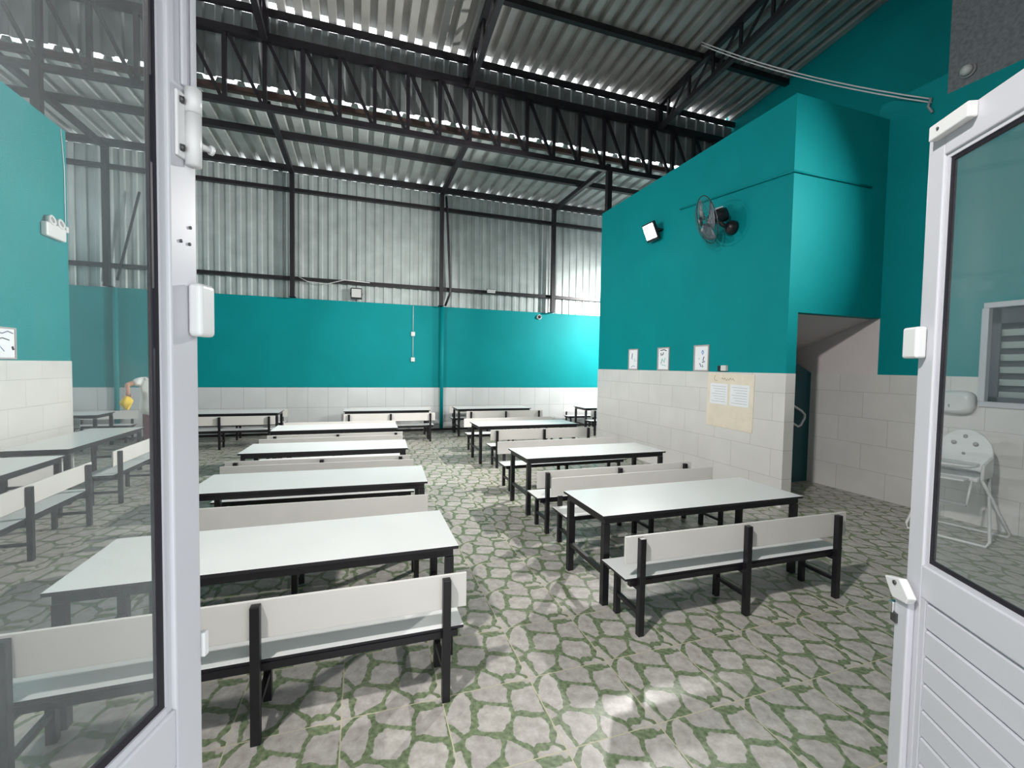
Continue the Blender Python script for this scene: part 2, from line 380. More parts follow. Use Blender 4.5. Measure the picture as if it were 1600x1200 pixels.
# ------------------------------------------------------------------ steel structure
st = M['steel']
COLS = [(-4.64, 'first'), (-1.40, 'second'), (1.83, 'third'), (4.74, 'fourth')]
POSN = ['left of the white shirt worker', 'left of the floodlight', 'above the teal drain pipe', 'left of the teal block']
for (x, n), p in zip(COLS, POSN):
    c = thing('steel_post', f'black steel post in the far cladding, {p}', 'post', (x, FAR-.06, 3.02), group=None)
    MB().box(-.045, .045, -.14, -.03, 0, 2.70).build('shaft', st, c)
    MB().box(-.06, .06, -.145, .055, 0, .012).build('base_plate', st, c)
def girt(z, h, label):
    o = MB().box(-9, 9, FAR-.085, FAR+.02, z-h/2, z+h/2).build('girt', st); tag(o, label, 'beam')
girt(3.44, .075, 'lower black girt crossing the far corrugated cladding')
girt(5.34, .075, 'upper black girt crossing the far cladding below the eave')
o = MB().box(-9, 9, FAR-.10, FAR+.02, 5.735, 5.85).build('eave_beam', st); tag(o, 'black eave beam along the top of the far cladding', 'beam')
o = MB().box(-9, 9, 9.24, 9.34, 5.72, 5.83).build('low_purlin', st); tag(o, 'black purlin under the lower roof strip, between truss and eave', 'beam')
for (x, n), p in zip(COLS[:3]+[(4.74, 'fourth')], ['at the left, seen through the door glass', 'second from the left', 'above the teal drain pipe', 'next to the teal block']):
    o = MB().bar((x, TY+.06, 5.665), (x, FAR-.205, 5.67), .09, .09).build('rafter', st); tag(o, f'black rafter under the lower roof strip, {p}', 'beam')
# long lattice girder
t = thing('lattice_girder', 'long black lattice girder crossing the hall below the bright roof gap', 'truss', (0, TY, 5.57))
MB().box(-9, UX, -.04, .04, -.045, .045).build('bottom_chord', st, t)
MB().box(-9, UX, -.05, .05, 1.0, 1.11).build('top_chord', st, t)
xs = [-1.42+.545*k for k in range(-12, 18)]
for i, x in enumerate(xs):
    if x < -8.5 or x > UX-.2: continue
    MB().box(x-.03, x+.03, -.03, .03, .04, 1.0).build('strut', st, t)
    if i+1 < len(xs): MB().bar((x+.05, 0, 1.0), (x+.50, 0, .04), .05, .04, up=(0, 1, 0)).build('diagonal', st, t)
# short columns under and over the girder
for x, z0, z1, lb in ((-4.14, BH-.01, 5.53, 'black steel post standing on top of the left teal wall'), (4.72, BH-.001, 5.53, 'black steel post standing on top of the right teal block')):
    o = MB().box(x-.05, x+.05, TY-.14 if x < 0 else TY-.03, TY-.04 if x < 0 else TY+.07, z0, z1).build('stub_post', st); tag(o, lb, 'post')
for x, lb in ((-1.42, 'short black post over the lattice girder, at the left roof truss'), (1.85, 'short black post over the lattice girder, at the middle roof truss'), (5.85, 'short black post over the lattice girder, at the right roof truss')):
    o = MB().box(x-.055, x+.055, TY-.06, TY+.05, 6.69, 6.99).build('king_post', st); tag(o, lb, 'post')
for x, lb in ((-1.42, 'black roof truss overhead, nearest the left door'), (1.85, 'black roof truss overhead in the middle of the picture'), (5.85, 'black roof truss overhead at the right, above the teal block')):
    t = thing('roof_truss', lb, 'truss', (x, 0, 0))
    zl = lambda y: roof_z(y)-.57
    MB().bar((0, -.9, zl(-.9)), (0, TY-.04, zl(TY-.04)), .09, .08).build('bottom_chord', st, t)
    MB().bar((0, -.9, roof_z(-.9)-.09), (0, TY-.04, roof_z(TY-.04)-.09), .09, .09).build('top_chord', st, t)
    y = TY-.3; k = 0
    while y > 0:
        MB().bar((0, y, zl(y)+.03), (0, y, roof_z(y)-.12), .035, .05).build('strut', st, t)
        MB().bar((0, y-.03, zl(y)+.03), (0, y-.57, roof_z(y-.6)-.12), .03, .04).build('diagonal', st, t)
        y -= .6
for y, lb in ((TY+.05, 'black purlin at the head of the upright cladding, under the row of light holes'), (6.75, 'black roof purlin crossing the upper roof, second from the cladding'), (4.75, 'black roof purlin in the top right corner of the picture'), (2.6, 'black roof purlin nearest the entrance')):
    z = roof_z(y)-(.082 if y > 8 else .055)
    o = MB().box(-9, UX, y-(.03 if y > 8 else .045), y+(.03 if y > 8 else .045), z-.055, z+.045).build('roof_purlin', st); tag(o, lb, 'beam')
o = MB().box(-9, UX, TY+.17, TY+.25, 5.82, 5.905).build('edge_purlin', M['brown_steel']); tag(o, 'rusty brown edge purlin just below the bright roof gap', 'beam')
# bent downpipe beside the third post, teal drain pipes on the far wall
o = MB().tube([(1.93, FAR-.15, 5.62), (1.96, FAR-.15, 5.2), (2.05, FAR-.15, 3.42), (2.04, FAR-.14, 3.32), (1.94, FAR-.10, 3.03)], .028).build('downpipe', M['black']); tag(o, 'black bent downpipe beside the third post of the far cladding', 'pipe')
for x, lb in ((1.88, 'teal drain pipe down the far wall below the black downpipe'), (-4.56, 'teal drain pipe down the far wall, seen through the left door glass')):
    o = MB().tube([(x, FAR-.055, 3.015), (x, FAR-.055, .05)], .042, 14).build('drain_pipe', M['teal']); tag(o, lb, 'pipe')
o = MB().bar((-4.12, FAR-.1, 4.9), (-4.50, FAR-.1, 3.15), .035, .035).build('brace', st); tag(o, 'thin black slanting brace beside the leftmost far post', 'brace')

# ------------------------------------------------------------------ tables and benches
LAM, LAMB, TUBE = M['laminate'], M['laminate_back'], M['steel_tube']
def make_table():
    t = thing('dining_table', '', 'table')
    MB().box(-.885, .885, -.31, .31, .602, .62, 1, top=0).build('tabletop', [LAM, M['black']], t, bevel=.0015)
    ap = MB()
    ap.box(-.86, .86, -.288, -.250, .558, .602).box(-.86, .86, .250, .288, .558, .602)
    ap.box(-.86, -.822, -.250, .250, .558, .602).box(.822, .86, -.250, .250, .558, .602)
    ap.build('apron', TUBE, t)
    for sx in (-1, 1):
        for sy in (-1, 1):
            MB().box(sx*.841-.022, sx*.841+.022, sy*.266-.022, sy*.266+.022, 0, .553).build('leg', TUBE, t)
        MB().box(sx*.841-.015, sx*.841+.015, -.246, .246, .20, .23).build('stretcher', TUBE, t)
    return t
def make_bench():
    t = thing('bench', '', 'bench')
    MB().box(-.89, .89, .028, .315, .325, .34, 1, top=0).build('seat', [LAM, M['black']], t, bevel=.0015)
    fr = MB()
    fr.box(-.86, .86, .022, .052, .293, .325).box(-.86, .86, .262, .292, .293, .325)
    fr.build('seat_frame', TUBE, t)
    MB().box(-.90, .90, .019, .034, .435, .60, 0).build('backrest', LAMB, t, bevel=.002)
    for x in (-.80, 0, .80):
        MB().box(x-.019, x+.019, -.019, .0185, 0, .59).build('rear_leg', TUBE, t, bevel=.003)
        MB().box(x-.017, x+.017, .245, .279, 0, .3).build('front_leg', TUBE, t)
        MB().box(x-.012, x+.012, .019, .245, .12, .144).build('stretcher', TUBE, t)
        MB().box(x-.015, x+.015, .019, .245, .27, .294).build('seat_rail', TUBE, t)
    return t
T0, B0 = make_table(), make_bench()
_used = {}
def place(proto, key, x, y, rz, label, group):
    o = proto if key not in _used else copy_tree(proto)
    _used[key] = 1
    o.location = (x, y, 0); o.rotation_euler = (0, 0, rz); o['label'] = label; o['group'] = group
    return o
GT, GB = 'white cafeteria tables', 'white cafeteria benches'
TABLES = [
 (-.375, 2.66, 0, 'white dining table nearest the camera in the left column, behind the closest bench'),
 (-.33, 4.09, -.05, 'white dining table second from the camera in the left column'),
 (-.34, 5.66, -.04, 'white dining table third from the camera in the left column'),
 (-.33, 7.38, 0, 'white dining table fourth from the camera in the left column'),
 (2.41, 2.85, -.01, 'white dining table nearest the camera in the right column, beside the tiled block'),
 (2.56, 4.70, 0, 'white dining table second from the camera in the right column'),
 (2.70, 7.26, 0, 'white dining table third from the camera in the right column'),
 (2.95, 10.13, 0, 'white dining table right of the drain pipe by the far wall'),
 (-2.38, 9.93, 0, 'white dining table by the far wall just right of the left door stile'),
 (.56, 10.02, 0, 'white dining table by the far wall, left of the teal drain pipe'),
 (-5.26, 10.02, 0, 'white dining table by the far wall left of the worker, behind the door glass'),
 (6.02, 9.87, 0, 'white dining table by the far wall half hidden behind the tiled block'),
 (-3.30, 6.98, R(90), 'lengthwise white dining table along the left wall, farther of the two'),
 (-3.14, 4.82, R(90), 'lengthwise white dining table along the left wall, nearer of the two'),
]
for x, y, r, lb in TABLES: place(T0, 't', x, y, r, lb, GT)
PI = math.pi
BENCHES = [
 (-.41, 2.05, 0, 'white bench closest to the camera, its back towards us behind the left door'),
 (-.40, 3.50, PI-.05, 'white bench on the far side of the nearest left table'),
 (-.36, 4.84, PI-.05, 'white bench on the far side of the second left table'),
 (-.38, 5.02, -.05, 'white bench on the near side of the third left table'),
 (-.34, 6.50, PI, 'white bench on the far side of the third left table'),
 (-.30, 6.75, .0, 'white bench on the near side of the fourth left table'),
 (-.30, 8.18, PI, 'white bench on the far side of the fourth left table'),
 (2.39, 2.20, -.02, 'white bench with its back to the camera in front of the nearest right table'),
 (2.53, 3.66, PI, 'white bench on the far side of the nearest right table'),
 (2.50, 3.88, 0, 'white bench on the near side of the second right table'),
 (2.62, 5.62, PI, 'white bench on the far side of the second right table'),
 (2.83, 6.63, 0, 'white bench on the near side of the third right table'),
 (2.75, 8.22, PI, 'white bench on the far side of the third right table'),
 (3.10, 9.48, 0, 'cream looking bench back right of the drain pipe, near side of that table'),
 (2.95, 10.74, PI, 'white bench between the far wall and the table right of the drain pipe'),
 (-2.41, 9.28, 0, 'cream looking bench right of the left door stile, near side of the far table'),
 (-2.38, 10.62, PI, 'white bench between the far wall and the table beside the door stile'),
 (.59, 9.33, 0, 'cream looking bench left of the drain pipe, near side of the far table'),
 (.70, 10.72, PI, 'white bench between the far wall and the table left of the drain pipe'),
 (-5.36, 9.37, 0, 'white bench end peeping out behind the left wall corner'),
 (-5.08, 10.75, PI, 'white bench by the far wall left of the worker'),
 (6.02, 9.23, 0, 'white bench half hidden behind the tiled block, near side'),
 (5.95, 10.62, PI, 'white bench half hidden behind the tiled block, against the far wall'),
 (-2.46, 4.50, R(90), 'lengthwise white bench on the aisle side of the nearer left wall table'),
 (-2.52, 6.84, R(90), 'lengthwise white bench on the aisle side of the farther left wall table'),
 (-3.80, 4.84, R(-90), 'white bench squeezed between the left wall and the nearer lengthwise table'),
]
for x, y, r, lb in BENCHES: place(B0, 'b', x, y, r, lb, GB)

# ------------------------------------------------------------------ entrance doors
def door(name, A, ang, top, glassm, side, hardware):
    """A = free edge foot; local x runs from the free edge to the hinge, local -y faces the camera side given by side"""
    d = Vector((-math.sin(ang), -math.cos(ang), 0))
    root = bpy.data.objects.new(name, None); COL.objects.link(root)
    root.location = (A[0], A[1], 0); root.rotation_euler = (0, 0, math.atan2(d.y, d.x)); root['kind'] = 'structure'
    W, T, sw = .78, .026, .056
    f = side          # sign of local y on the side seen by the camera
    def yb(a, b): return (min(f*a, f*b), max(f*a, f*b))
    # frame: stiles and rails, seen face at local y = 0, body behind it
    y0, y1 = yb(0, -T)
    fr = MB().box(0, sw, y0, y1, .012, top).box(W-sw, W, y0, y1, .012, top)
    fr.box(sw, W-sw, y0, y1, top-.085, top).box(sw, W-sw, y0, y1, .998, 1.085).box(sw, W-sw, y0, y1, .012, .11)
    fr.build('frame', M['alu'], root, bevel=.003)
    # sloping glazing bead and gasket
    bx0, bx1, bz0, bz1 = sw, W-sw, 1.085, top-.085
    def ring(n, ma, i0, i1, ya, yb_):
        m = MB(); y0, y1 = yb(ya, yb_)
        m.box(bx0+i0, bx0+i1, y0, y1, bz0+i0, bz1-i0).box(bx1-i1, bx1-i0, y0, y1, bz0+i0, bz1-i0)
        m.box(bx0+i1, bx1-i1, y0, y1, bz1-i1, bz1-i0).box(bx0+i1, bx1-i1, y0, y1, bz0+i0, bz0+i1)
        m.build(n, ma, root)
    ring('glazing_bead', M['alu'], 0, .011, -.006, -.02)
    ring('gasket', M['rubber'], .011, .022, -.009, -.016)
    y0, y1 = yb(-.011, -.015)
    MB().box(bx0+.022, bx1-.022, y0, y1, bz0+.022, bz1-.022).build('glass', glassm, root)
    # horizontal slats of the lower panel
    z = .998; sl = MB(); k = 0
    while z > .19:
        z2 = z-.073
        p = [(sw+.018, f*-.004, z-.012), (sw+.018, f*-.020, z), (sw+.018, f*-.024, z), (sw+.018, f*-.024, z2), (sw+.018, f*-.004, z2)]
        MB().prism(p, (W-2*sw-.036, 0, 0)).build('slat', M['alu'], root)
        z = z2
    y0, y1 = yb(-.0245, -.0255)
    MB().box(sw, W-sw, y0, y1, .11, .998).build('panel_back', M['dark'], root)
    y0, y1 = yb(-.001, -.024)
    MB().box(sw, sw+.016, y0, y1, .11, .998).box(W-sw-.016, W-sw, y0, y1, .11, .998).build('panel_edge', M['alu'], root)
    hardware(root, f, yb, W, T, top)
    return root
def sensor(root, x0, x1, z0, z1, yb, dep):
    y0, y1 = yb(.001, dep)
    o = MB().box(x0, x1, y0, y1, z0, z1).build('contact_sensor', M['white'], root, bevel=.007, seg=4)
    o['label'] = 'white plastic contact sensor'
def hw_left(root, f, yb, W, T, top):
    sensor(root, -.010, .026, 1.637, 1.717, yb, .022)
    # two upright flutes of the meeting stile above the bolt
    y0, y1 = yb(.0, .006)
    MB().box(.004, .014, y0, y1, 2.0, top).box(.024, .034, y0, y1, 2.0, top).build('meeting_bead', M['alu'], root, bevel=.003)
    y0, y1 = yb(.0, .005)
    bp = MB().box(.014, .046, y0, y1, 1.895, 1.988).build('bolt_plate', M['white'], root, bevel=.002)
    y = f*.012
    MB().tube([(.023, y, 1.888), (.023, y, 1.962)], .0105, 14).tube([(.023, y, 1.964), (.023, y, 1.998)], .011, 14).build('bolt_barrel', M['white'], bp)
    MB().tube([(.023, y, 1.922), (.002, f*.022, 1.922)], .0045, 10).tube([(.002, f*.022, 1.922), (-.002, f*.024, 1.922)], .007, 12).build('bolt_knob', M['white'], bp)
    for z in (1.908, 1.976): MB().tube([(.040, f*.004, z), (.036, f*.008, z)], .005, 10).build('screw', M['screw'], bp)
    for xx, z in ((.016, 1.80), (.036, 1.775), (.018, 1.775)): MB().tube([(xx, f*-.002, z), (xx, f*.002, z)], .0025, 8).build('screw_hole', M['screw'], root)
    y0, y1 = yb(-.006, .004)
    MB().box(-.012, -.001, y0, y1, 1.125, 1.165).build('strike', M['white'], root, bevel=.002)
def hw_right(root, f, yb, W, T, top):
    sensor(root, -.022, .034, 1.64, 1.725, yb, .028)
    y0, y1 = yb(.0, .022)
    s = MB().box(.03, .155, y0, y1, top-.040, top-.002).build('top_catch', M['white'], root, bevel=.003)
    MB().tube([(.062, f*.021, top-.02), (.062, f*.0245, top-.02)], .004, 10).build('screw', M['screw'], s)
    # thumb lever latch on the middle rail and proud meeting bead below it
    y0, y1 = yb(.0, .018)
    MB().box(-.012, .040, y0, y1, .012, .975).build('meeting_bead', M['alu'], root, bevel=.004)
    lv = MB().prism([(-.040, f*.01, 1.012), (.022, f*.01, 1.030), (.062, f*.01, .992), (.05, f*.01, .972), (-.004, f*.01, .965), (-.02, f*.01, .985)], (0, f*.022, 0)).build('latch', M['white'], root, bevel=.004)
    MB().tube([(.008, f*.030, 1.012), (.008, f*.036, 1.012)], .006, 12).build('screw', M['screw'], lv)
    y0, y1 = yb(.006, .026)
    k = MB().box(-.026, -.008, y0, y1, .915, .948).build('strike', M['chrome'], root, bevel=.003)
    MB().box(-.018, .004, f*.018 if f > 0 else f*.024, f*.024 if f > 0 else f*.018, .893, .92).build('keyhole_plate', M['screw'], k)
TOP = 2.25
door('door_1', (-.239, .816), R(17.7), TOP, M['glass_left'], 1, hw_left)
door('door_2', (1.455, .804), R(28.5), TOP, M['glass_right'], -1, hw_right)

# ------------------------------------------------------------------ things on the walls
def flood(name, loc, yaw, tilt, size, lit, label, group=None):
    t = thing(name, label, 'floodlight', loc, yaw, group); t.rotation_euler = (0, 0, yaw)
    Mx = Matrix.Rotation(tilt, 4, 'X'); s = size/2
    MB().box(-s, s, -.05, 0, -s, s).xf(Mx).build('housing', M['black'], t, bevel=.006)
    MB().box(-s*.82, s*.82, -.056, -.046, -s*.70, s*.82).xf(Mx).build('lamp_face', M['lamp'] if lit else M['lens'], t)
    MB().box(-s*1.08, -s*1.02, -.03, .10, -.012, .012).box(s*1.02, s*1.08, -.03, .10, -.012, .012).box(-s*1.08, s*1.08, .09, .10, -.012, .012).build('bracket', M['black'], t)
    return t
flood('floodlight', (BX-.101, 6.31, 3.86), R(-90), R(25), .30, True, 'lit floodlight glaring on the teal block wall left of the fan')
flood('floodlight', (-.09, FAR-.07, 3.19), 0, R(0), .25, False, 'unlit black framed floodlight on the far cladding above the teal paint')
t = thing('floodlight', 'small white floodlight on the lower girt of the far cladding', 'floodlight', (3.08, FAR-.11, 3.46))
MB().box(-.10, .10, -.05, 0, -.045, .035).build('housing', M['white'], t, bevel=.008); MB().box(-.085, .085, -.054, -.048, -.035, .02).build('lens', M['lens'], t); MB().box(-.11, .11, -.01, .025, .035, .05).build('bracket', M['black'], t)
# unseen floodlights added at guessed spots to light the hall
flood('floodlight', (-1.6, .16, 4.4), R(180), R(12), .26, True, 'added lit floodlight above the entrance doorway, outside the picture')
flood('floodlight', (-3.75, 6.2, 4.2), R(90), R(20), .26, True, 'added lit floodlight on the left wall, outside the picture')
flood('floodlight', (7.2, BE+.101, 3.6), R(180), R(12), .26, True, 'added lit floodlight on the far end of the block, hidden behind it')
flood('floodlight', (6.10, .75, 4.0), R(-90), R(8), .26, True, 'added lit floodlight on the right wall by the entrance, outside the picture')

# emergency light on the left wall
t = thing('emergency_light', 'white twin-head emergency light on the left teal wall', 'emergency light', (LX, 7.55, 3.30), R(90))
MB().box(-.20, .20, -.075, -.001, -.13, .05).build('body', M['white'], t, bevel=.02, seg=4)
for x in (-.09, .09):
    Mx = Matrix.Translation((x, -.05, .085)) @ Matrix.Rotation(R(80), 4, 'X')
    h = MB().lathe([(.02, -.04), (.06, -.02), (.068, .03), (.058, .036), (.02, .02)], 18, Mx).build('lamp_head', M['white'], t)
    MB().lathe([(.05, .024), (.05, .028)], 18, Mx).build('lens', M['grey'], h)
o = MB().box(LX+.001, LX+.03, 7.83, 7.89, 3.33, 3.41).build('socket_box', M['white']); tag(o, 'small white socket box beside the emergency light', 'socket')
o = MB().tube([(LX+.008, 7.86, 3.41), (LX+.008, 7.86, 4.2), (LX+.008, 7.80, 4.70)], .006, 8).build('conduit', M['white']); tag(o, 'thin white cable running up the left wall from the socket box', 'cable')

# framed drawings
def picture(y0, y1, z0, z1, X, face, strokes, label):
    t = thing('picture_frame', label, 'picture', (X, (y0+y1)/2, z0), 0, 'framed drawings on the wall ledge')
    w2, H, f = (y1-y0)/2, z1-z0, face
    a, b = sorted((f*.001, f*.018)); e = .018
    MB().box(a, b, -w2, w2, 0, e).box(a, b, -w2, w2, H-e, H).box(a, b, -w2, -w2+e, e, H-e).box(a, b, w2-e, w2, e, H-e).build('frame', M['frame'], t)
    a, b = sorted((f*.002, f*.008)); MB().box(a, b, -w2+e, w2-e, e, H-e).build('print', M['paper'], t)
    for pts, mm, r in strokes:
        MB().tube([(f*.009, -f*(-w2+2*w2*u)*-1 if False else (-w2+2*w2*u), H*v) for u, v in pts], r, 6).build('sketch', M[mm], t)
    return t
picture(6.74, 7.03, 1.575, 1.945, BX, -1, [([(.62, .6), (.60, .8), (.66, .55), (.58, .5)], 'ink', .006), ([(.3, .15), (.5, .2), (.72, .12)], 'ink', .004), ([(.2, .45), (.35, .4), (.4, .5), (.3, .55)], 'grey', .003)], 'framed pencil sketch on the teal block, leftmost of the three drawings')
picture(5.90, 6.19, 1.575, 1.945, BX, -1, [([(.25, .85), (.45, .9), (.75, .87)], 'ink_black', .007), ([(.5, .78), (.55, .68), (.72, .66), (.7, .76)], 'ink_black', .007), ([(.35, .55), (.42, .35), (.6, .5), (.7, .3)], 'ink_green', .009), ([(.3, .2), (.65, .25)], 'ink_green', .006)], 'framed drawing with dark and green strokes, middle of the three drawings')
picture(5.05, 5.345, 1.575, 1.95, BX, -1, [([(.42, .80), (.36, .72), (.42, .64), (.48, .72), (.42, .80)], 'ink_blue', .008), ([(.32, .55), (.38, .42), (.26, .36), (.42, .34)], 'ink', .007), ([(.6, .3), (.5, .18), (.36, .16), (.42, .24)], 'ink', .006), ([(.66, .5), (.62, .46)], 'ink', .004)], 'framed drawing with a blue kite shape, rightmost of the three drawings')
picture(6.45, 6.86, 1.585, 1.95, LX, 1, [([(.2, .85), (.5, .8), (.7, .88), (.9, .82)], 'ink', .006), ([(.3, .6), (.5, .66), (.75, .6)], 'ink_black', .006), ([(.85, .4), (.9, .3)], 'ink_black', .014), ([(.2, .3), (.4, .4), (.55, .25)], 'ink_blue', .006)], 'framed drawing on the left wall at the picture edge')

# paper board
t = thing('notice_card', 'cream notice card with two sheets taped to the block tiles', 'notice', (BX-.013, 4.66, 1.19))
Mx = Matrix.Rotation(R(1), 4, 'X')
MB().box(-.006, -.001, -.395, .385, -.37, .36).xf(Mx).build('card', M['card'], t)
for y in (.02, -.33):
    s = MB().box(-.010, -.0065, y, y+.31, -.06, .22).xf(Mx).build('sheet', M['paper'], t)
    for k in range(7):
        MB().box(-.0112, -.0101, y+.03, y+.28-.03*(k % 3), .18-k*.034, .184-k*.034).xf(Mx).build('text_line', M['grey'], s)
hand = [(.24, .33), (.265, .30), (.25, .265), (.21, .262)]
MB().tube([(-.008, y, z) for y, z in hand], .003, 6).build('handwriting', M['brown'], t)
pts = [(.13-.014*i, .285+.016*math.sin(i*1.9)+.006*math.sin(i*.7)) for i in range(17)]
MB().tube([(-.008, y, z) for y, z in pts], .0025, 6).build('handwriting', M['brown'], t)
# box on the tile ledge
t = thing('wall_socket', 'small black and white socket box above the notice card', 'socket', (BX, 4.76, 1.585))
MB().box(-.05, -.001, -.06, .03, 0, .075).build('box', M['white'], t, bevel=.006); MB().box(-.045, -.001, .03, .09, -.005, .07).build('plug', M['black'], t, bevel=.006)
# switches and conduit on the far wall
for z, lb in ((2.33, 'small white switch box on the far wall, upper of two on one conduit'), (1.72, 'small white switch box on the far wall, lower of two on one conduit')):
    t = thing('switch_box', lb, 'switch', (1.19, FAR, z)); MB().box(-.045, .045, -.035, -.001, -.05, .05).build('box', M['white'], t, bevel=.006); MB().box(-.02, .02, -.041, -.034, -.025, .025).build('rocker', M['white'], t)
o = MB().tube([(1.19, FAR-.012, 3.0), (1.19, FAR-.012, 2.385)], .006, 8).tube([(1.19, FAR-.012, 2.275), (1.19, FAR-.012, 1.775)], .006, 8).build('conduit', M['white']); tag(o, 'thin pale conduit down the far wall joining the two switch boxes', 'conduit')
t = thing('dome_camera', 'small white dome camera high on the far wall by the block', 'camera', (4.43, FAR, 2.90)); Mx = Matrix.Rotation(R(90), 4, 'X')
MB().lathe([(.065, .001), (.065, .03), (.05, .05)], 20, Mx).build('base', M['white'], t); MB().lathe([(.045, .05), (.04, .075), (.02, .09), (.001, .093)], 18, Mx).build('dome', M['black'], t)
o = MB().tube([(-1.3, FAR-.13, 3.48), (-1.1, FAR-.12, 3.38), (-.7, FAR-.12, 3.36), (-.35, FAR-.13, 3.47), (.2, FAR-.13, 3.45)], .008, 8).build('cable', M['white']); tag(o, 'pale sagging cable along the lower girt left of the unlit floodlight', 'cable')
# pipes on the block, wires overhead, wall lamp high on the right
o = MB().tube([(BX-.014, 5.75, 4.05), (BX-.014, 3.98, 3.875), (BX-.014, BY-.014, 3.86), (5.9, BY-.014, 3.86)], .013, 8).build('conduit', M['teal']); tag(o, 'thin teal conduit around the corner of the block near the fan', 'conduit')
for k, (a, b) in enumerate((((5.45, 6.35, 7.14), (RX-.01, 3.42, 4.74)), ((5.45, 6.35, 7.09), (RX-.01, 3.42, 4.70)))):
    A, B = Vector(a), Vector(b); pts = []
    for i in range(13):
        s = i/12; p = A.lerp(B, s); p.z -= .10*4*s*(1-s); pts.append(p)
    o = MB().tube(pts, .008, 8).build('wire', M['white']); tag(o, 'white overhead wire sagging to the right wall, ' + ('upper' if k == 0 else 'lower') + ' of the pair', 'wire')
o = MB().tube([(RX-.02, 3.42, 4.75), (RX-.03, 3.44, 4.66), (RX-.02, 3.40, 4.58)], .014, 8).build('wire_bracket', M['grey']); tag(o, 'small wire hook where the overhead wires meet the right wall', 'hook')
t = thing('bulkhead_lamp', 'round unlit lamp on the grey plaster high at the right', 'lamp', (RX, 3.10, 4.86)); Mx = Matrix.Rotation(R(-90), 4, 'Y')
MB().lathe([(.07, .001), (.07, .03)], 20, Mx).build('base', M['grey'], t); MB().lathe([(.058, .03), (.05, .07), (.02, .09), (.001, .092)], 18, Mx).build('globe', M['lens'], t)
# stair handrail
RY = 4.66
pts = [(5.2, RY, 1.40), (5.67, RY, 1.17), (5.96, RY, 1.03), (6.02, RY, .98), (6.02, RY, .93), (5.95, RY, .83), (5.90, RY, .81), (5.67, RY, .92), (5.2, RY, 1.15)]
t = thing('handrail', 'pale bent handrail on the dark teal panel in the opening', 'handrail', (0, 0, 0))
MB().tube(pts, .016, 10).build('rail', M['white'], t)
MB().tube([(5.67, RY, 1.17), (5.67, 4.72, 1.17)], .012).tube([(5.67, RY, .92), (5.67, 4.72, .92)], .012).build('bracket', M['grey'], t)
# paper dispenser
t = thing('paper_dispenser', 'round white paper dispenser on the tiles left of the window', 'dispenser', (RX-.012, 3.02, 1.29)); Mx = Matrix.Rotation(R(-90), 4, 'Y')
def squircle(a, b, x, n=36, p=3.2): return [(x, a*math.copysign(abs(math.cos(2*math.pi*i/n))**(2/p), math.cos(2*math.pi*i/n)), b*math.copysign(abs(math.sin(2*math.pi*i/n))**(2/p), math.sin(2*math.pi*i/n))) for i in range(n)]
m = MB(); rings = [[m.bm.verts.new(q) for q in squircle(a, b, x)] for a, b, x in ((.155, .125, 0), (.155, .125, -.07), (.145, .115, -.10), (.11, .085, -.118))]
for A, B in zip(rings, rings[1:]):
    for j in range(36): m.bm.faces.new((A[j], A[(j+1) % 36], B[(j+1) % 36], B[j])).smooth = True
m.bm.faces.new(rings[-1]); m.bm.faces.new(rings[0][::-1])
m.build('cover', M['white'], t)
MB().box(-.122, -.116, .02, .034, -.055, -.02).build('keyhole', M['grey'], t)

# ------------------------------------------------------------------ wall fan
t = thing('wall_fan', 'black wall fan tilted on the teal block, right of the floodlight', 'fan', (BX, 4.70, 3.47))
Mx = Matrix.Rotation(R(-90), 4, 'Y')
MB().lathe([(.09, .001), (.09, .05), (.06, .10), (.03, .12)], 20, Mx).build('wall_mount', M['black'], t)
c = Vector((-.33, .12, .10)); nrm = Vector((-.86, .38, -.30)).normalized()
F = Matrix.Translation(c) @ nrm.to_track_quat('Z', 'Y').to_matrix().to_4x4()
MB().tube([(-.10, 0, 0), (-.17, .02, .03), tuple(c-nrm*.12)], .028).build('arm', M['black'], t)
MB().lathe([(.04, -.27), (.085, -.25), (.095, -.14), (.075, -.05), (.05, -.03)], 20, F).build('motor', M['black'], t)
MB().box(-.05, .05, .085, .10, -.22, -.13).xf(F).build('badge', M['white'], t)
cage = MB(); rc = .31
for rad, z in ((rc, 0), (rc, .0), (.24, .055), (.16, .075)):
    cage.tube([F @ Vector((rad*math.cos(2*math.pi*i/40), rad*math.sin(2*math.pi*i/40), z)) for i in range(40)], .006 if rad == rc else .003, 6, closed=True)
for k in range(28):
    a = 2*math.pi*k/28; cs, sn = math.cos(a), math.sin(a)
    cage.tube([F @ Vector((r*cs, r*sn, z)) for r, z in ((.05, .085), (.16, .075), (.24, .055), (rc, 0), (.24, -.055), (.16, -.07), (.06, -.075))], .0013, 5)
cage.build('guard', M['fan_cage'], t)
MB().lathe([(.06, .08), (.05, .092), (.001, .094)], 20, F).build('hub_cap', M['black'], t)
for k in range(3):
    bl = MB(); a0 = 2*math.pi*k/3; bm_ = bl.bm; rows = []
    for r in (.05, .12, .20, .27):
        row = []
        for j in range(6):
            a = a0 + (j/5-.5)*(1.5 if r > .1 else 1.0); row.append(bm_.verts.new(F @ Vector((r*math.cos(a), r*math.sin(a), .03-.05*(j/5)))))
        rows.append(row)
    for A, B in zip(rows, rows[1:]):
        for j in range(5): bm_.faces.new((A[j], A[j+1], B[j+1], B[j])).smooth = True
    o = bl.build('blade', M['fan_grey'], t); s = o.modifiers.new('thick', 'SOLIDIFY'); s.thickness = .003

